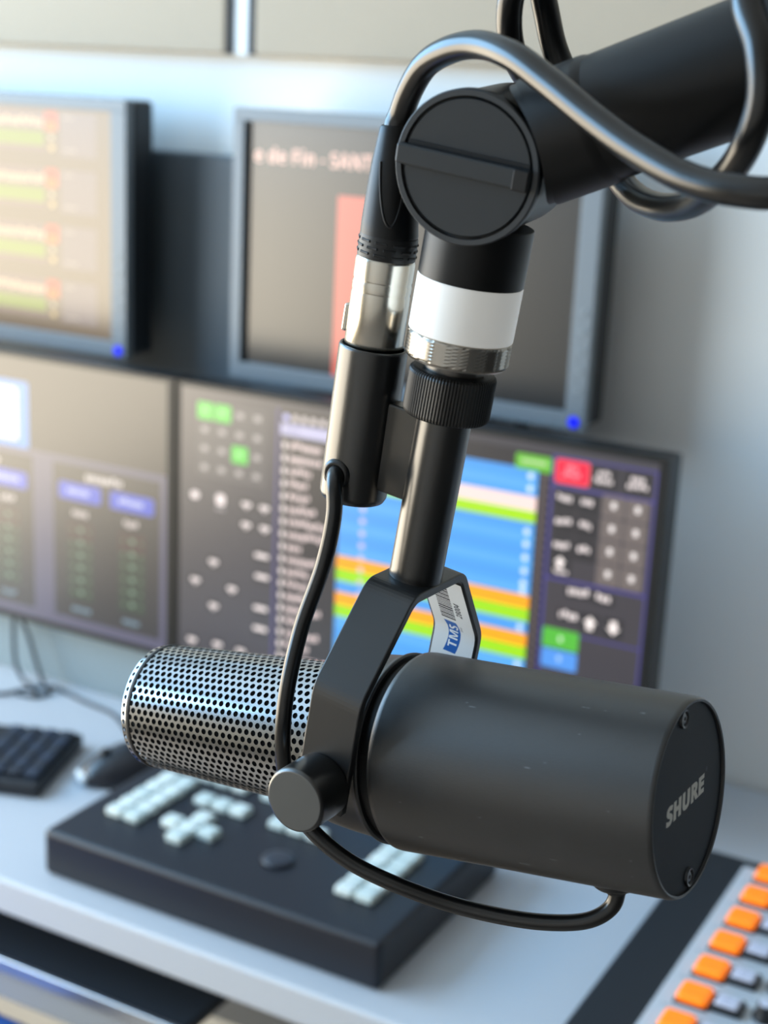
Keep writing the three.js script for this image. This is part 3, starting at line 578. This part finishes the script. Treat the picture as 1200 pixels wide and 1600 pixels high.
// ---------------------------------------------------------------- boom arm
{
  const t = assembly('boom_arm', 'black tubular boom arm with round joint and white light ring holding the microphone', 'boom arm');
  const Y = V(0, 1, 0), O = V(0, 0, 0);
  part('thread', lathe([[0.0098, 0.138], [0.0104, 0.1387], [0.0098, 0.1394], [0.0104, 0.1401], [0.0098, 0.1408], [0.0104, 0.1415], [0.0098, 0.1422], [0.0104, 0.1428], [0.0098, 0.1435]], O, Y, 48), mat(hex('#6d6a66'), 0.35, { metalness: 1 }), t, 'steel thread');
  { // knurled ring: crossed ridges
    const n = 75, g = new THREE.CylinderGeometry(0.0168, 0.0168, 0.0078, n * 2, 14, true); const P = g.attributes.position;
    for (let i = 0; i < P.count; i++) { const x = P.getX(i), y = P.getY(i), z = P.getZ(i), an = Math.round(Math.atan2(z, x) / Math.PI * n), row = Math.round((y + 0.0039) / 0.0078 * 14); const r = 0.0168 + (((an + row) & 1) && row > 0 && row < 14 ? 0.0003 : -0.0003); const l = Math.hypot(x, z); P.setX(i, x / l * r); P.setZ(i, z / l * r); }
    g.computeVertexNormals(); g.translate(0, 0.1473, 0);
    part('knurled_ring', [g, lathe([[0.0105, 0.1428], [0.0164, 0.1428], [0.0164, 0.1428], [0.0168, 0.1434]], O, Y, 72), lathe([[0.0168, 0.1512], [0.0165, 0.1516], [0.0105, 0.1516]], O, Y, 72)], MT.knurl, t, 'knurled silver ring');
  }
  part('light_ring', lathe([[0.0100, 0.1516], [0.0169, 0.1516], [0.0169, 0.1516], [0.0171, 0.1519], [0.0171, 0.1691], [0.0169, 0.1694], [0.0169, 0.1694], [0.0100, 0.1694]], O, Y, 96), MT.whiteDiff, t, 'white light ring');
  part('lower_housing', lathe([[0, 0.1694], [0.0169, 0.1694], [0.0169, 0.1694], [0.0171, 0.1697], [0.0171, 0.1875], [0.0168, 0.1879], [0.0168, 0.1879], [0, 0.1879]], O, Y, 96), MT.armBlack, t, 'black cylinder above the light ring');
  // joint: axis nn through c
  const nn = V(Math.sin(0.1361) * Math.cos(0.0663), -Math.sin(0.0663), Math.cos(0.1361) * Math.cos(0.0663));
  const c = V(-0.0012, 0.2066, 0.0002);
  const upv = Y.clone().addScaledVector(nn, -Y.dot(nn)).normalize(), rt = new THREE.Vector3().crossVectors(upv, nn);
  part('joint_hub', lathe([[0, -0.019], [0.0215, -0.019], [0.0222, -0.0183], [0.0222, 0.0140], [0.0222, 0.0140], [0.0231, 0.0142], [0.0233, 0.0152], [0.0233, 0.0178], [0.0229, 0.0188], [0.0221, 0.019], [0.0213, 0.0188], [0.0213, 0.0188], [0.0213, 0.0172], [0, 0.0172]], c, nn, 128), MT.armBlack, t, 'round joint housing');
  { // face: two half discs and a bar
    const B0 = new THREE.Matrix4().makeBasis(rt, upv, nn).setPosition(c);
    const disc = lathe([[0.0206, 0.0170], [0.0206, 0.0170], [0.0206, 0.0184], [0.0202, 0.0188]], c, nn, 96);
    part('joint_face', [disc, new THREE.CircleGeometry(0.0202, 96).translate(0, 0, 0.0188).applyMatrix4(B0)], MT.jointPlastic, t, 'textured round cover');
    const B = new THREE.Matrix4().makeBasis(rt, upv, nn).setPosition(c);
    const barG = new RoundedBoxGeometry(0.0435, 0.0062, 0.0036, 3, 0.0009).rotateZ(0.0).translate(-0.0008, 0.0006, 0.0196).applyMatrix4(B);
    part('grip_bar', barG, MT.jointPlastic, t, 'raised grip bar');
    part('bar_groove', new THREE.BoxGeometry(0.0392, 0.0013, 0.0006).translate(0.0002, 0.0044, 0.0189).applyMatrix4(B), MT.deepBlack, t, 'black groove above the bar');
    part('bar_notch', rbox(0.0052, 0.0064, 0.0038, 0.0006, 0.0182, 0.0004, 0.01965).applyMatrix4(B), MT.deepBlack, t, 'black notch at the end of the bar');
    part('joint_rim', lathe([[0.0233, 0.0182], [0.0233, 0.0186], [0.0229, 0.0192], [0.0229, 0.0192], [0.0213, 0.0192], [0.0213, 0.0192], [0.0213, 0.018]], c, nn, 128), mat(hex('#3a3d40'), 0.5), t, 'dark grey rim');
  }
  // arm: direction ba in the plane across nn
  const world = V(0.9165, 0.3809, 0).normalize();
  const inv = ASM.clone().invert(); const wx = V(1, 0, 0).transformDirection(inv), wy = V(0, 1, 0).transformDirection(inv);
  const u = new THREE.Vector3().crossVectors(wy, nn).normalize(), w = new THREE.Vector3().crossVectors(nn, u).normalize();
  const psi = 0.3907, ba = u.clone().multiplyScalar(Math.cos(psi)).addScaledVector(w, Math.sin(psi));
  const c2 = c.clone().addScaledVector(nn, 0.005);
  const ev = new Evaluator(); ev.useGroups = false;
  const cutBrush = (r) => { const b = new Brush(new THREE.CylinderGeometry(r, r, 0.2, 96)); b.quaternion.setFromUnitVectors(Y, nn); b.position.copy(c); b.updateMatrixWorld(); return b; };
  const cut = (R, k0, k1, r) => {            // a tube end hollowed to fit round the joint
    const at = c2.clone().addScaledVector(ba, (k0 + k1) / 2);
    const b = new Brush(new THREE.CylinderGeometry(R, R, k1 - k0, 96).applyQuaternion(new THREE.Quaternion().setFromUnitVectors(Y, ba)).translate(at.x, at.y, at.z)); b.updateMatrixWorld();
    return ev.evaluate(b, cutBrush(r), SUBTRACTION).geometry;
  };
  part('sleeve_lip', cut(0.0186, 0.004, 0.04, 0.0252), MT.armBlack, t);
  part('sleeve', [cut(0.0194, 0.005, 0.0385, 0.0275), lathe([[0.0194, 0.0385], [0.0192, 0.0405], [0.0182, 0.043]], c2, ba, 96)], MT.armBlack, t, 'black sleeve at the end of the arm');
  part('joint_core', lathe(cyl(0.0125, 0.012, 0.034, 0.001), c.clone().addScaledVector(nn, -0.003), ba, 48), MT.armBlack, t);
  part('arm_tube', lathe([[0.0, 0.036], [0.0187, 0.036], [0.0187, 0.036], [0.0187, 0.62], [0.0187, 0.62], [0, 0.62]], c2, ba, 96), MT.armBlack, t, 'thick black arm tube');
  // elbow and lower arm down to the desk, beyond the picture
  const el = c2.clone().addScaledVector(ba, 0.64);
  part('elbow', lathe(cyl(0.026, -0.024, 0.024, 0.002), el, nn, 64), MT.armBlack, t);
  const foot = V(0.55, DY, -1.45).applyMatrix4(inv), dn = foot.clone().sub(el), len = dn.length();
  part('lower_arm', lathe(cyl(0.0187, 0.02, len - 0.02, 0.001), el, dn, 48), MT.armBlack, t);
  const wyN = wy.clone().normalize();
  part('desk_mount', lathe([[0, 0], [0.045, 0], [0.045, 0.012], [0.03, 0.02], [0.024, 0.05], [0, 0.05]], foot, wyN, 48), MT.armBlack, t);
}
renderer.render(scene, camera);
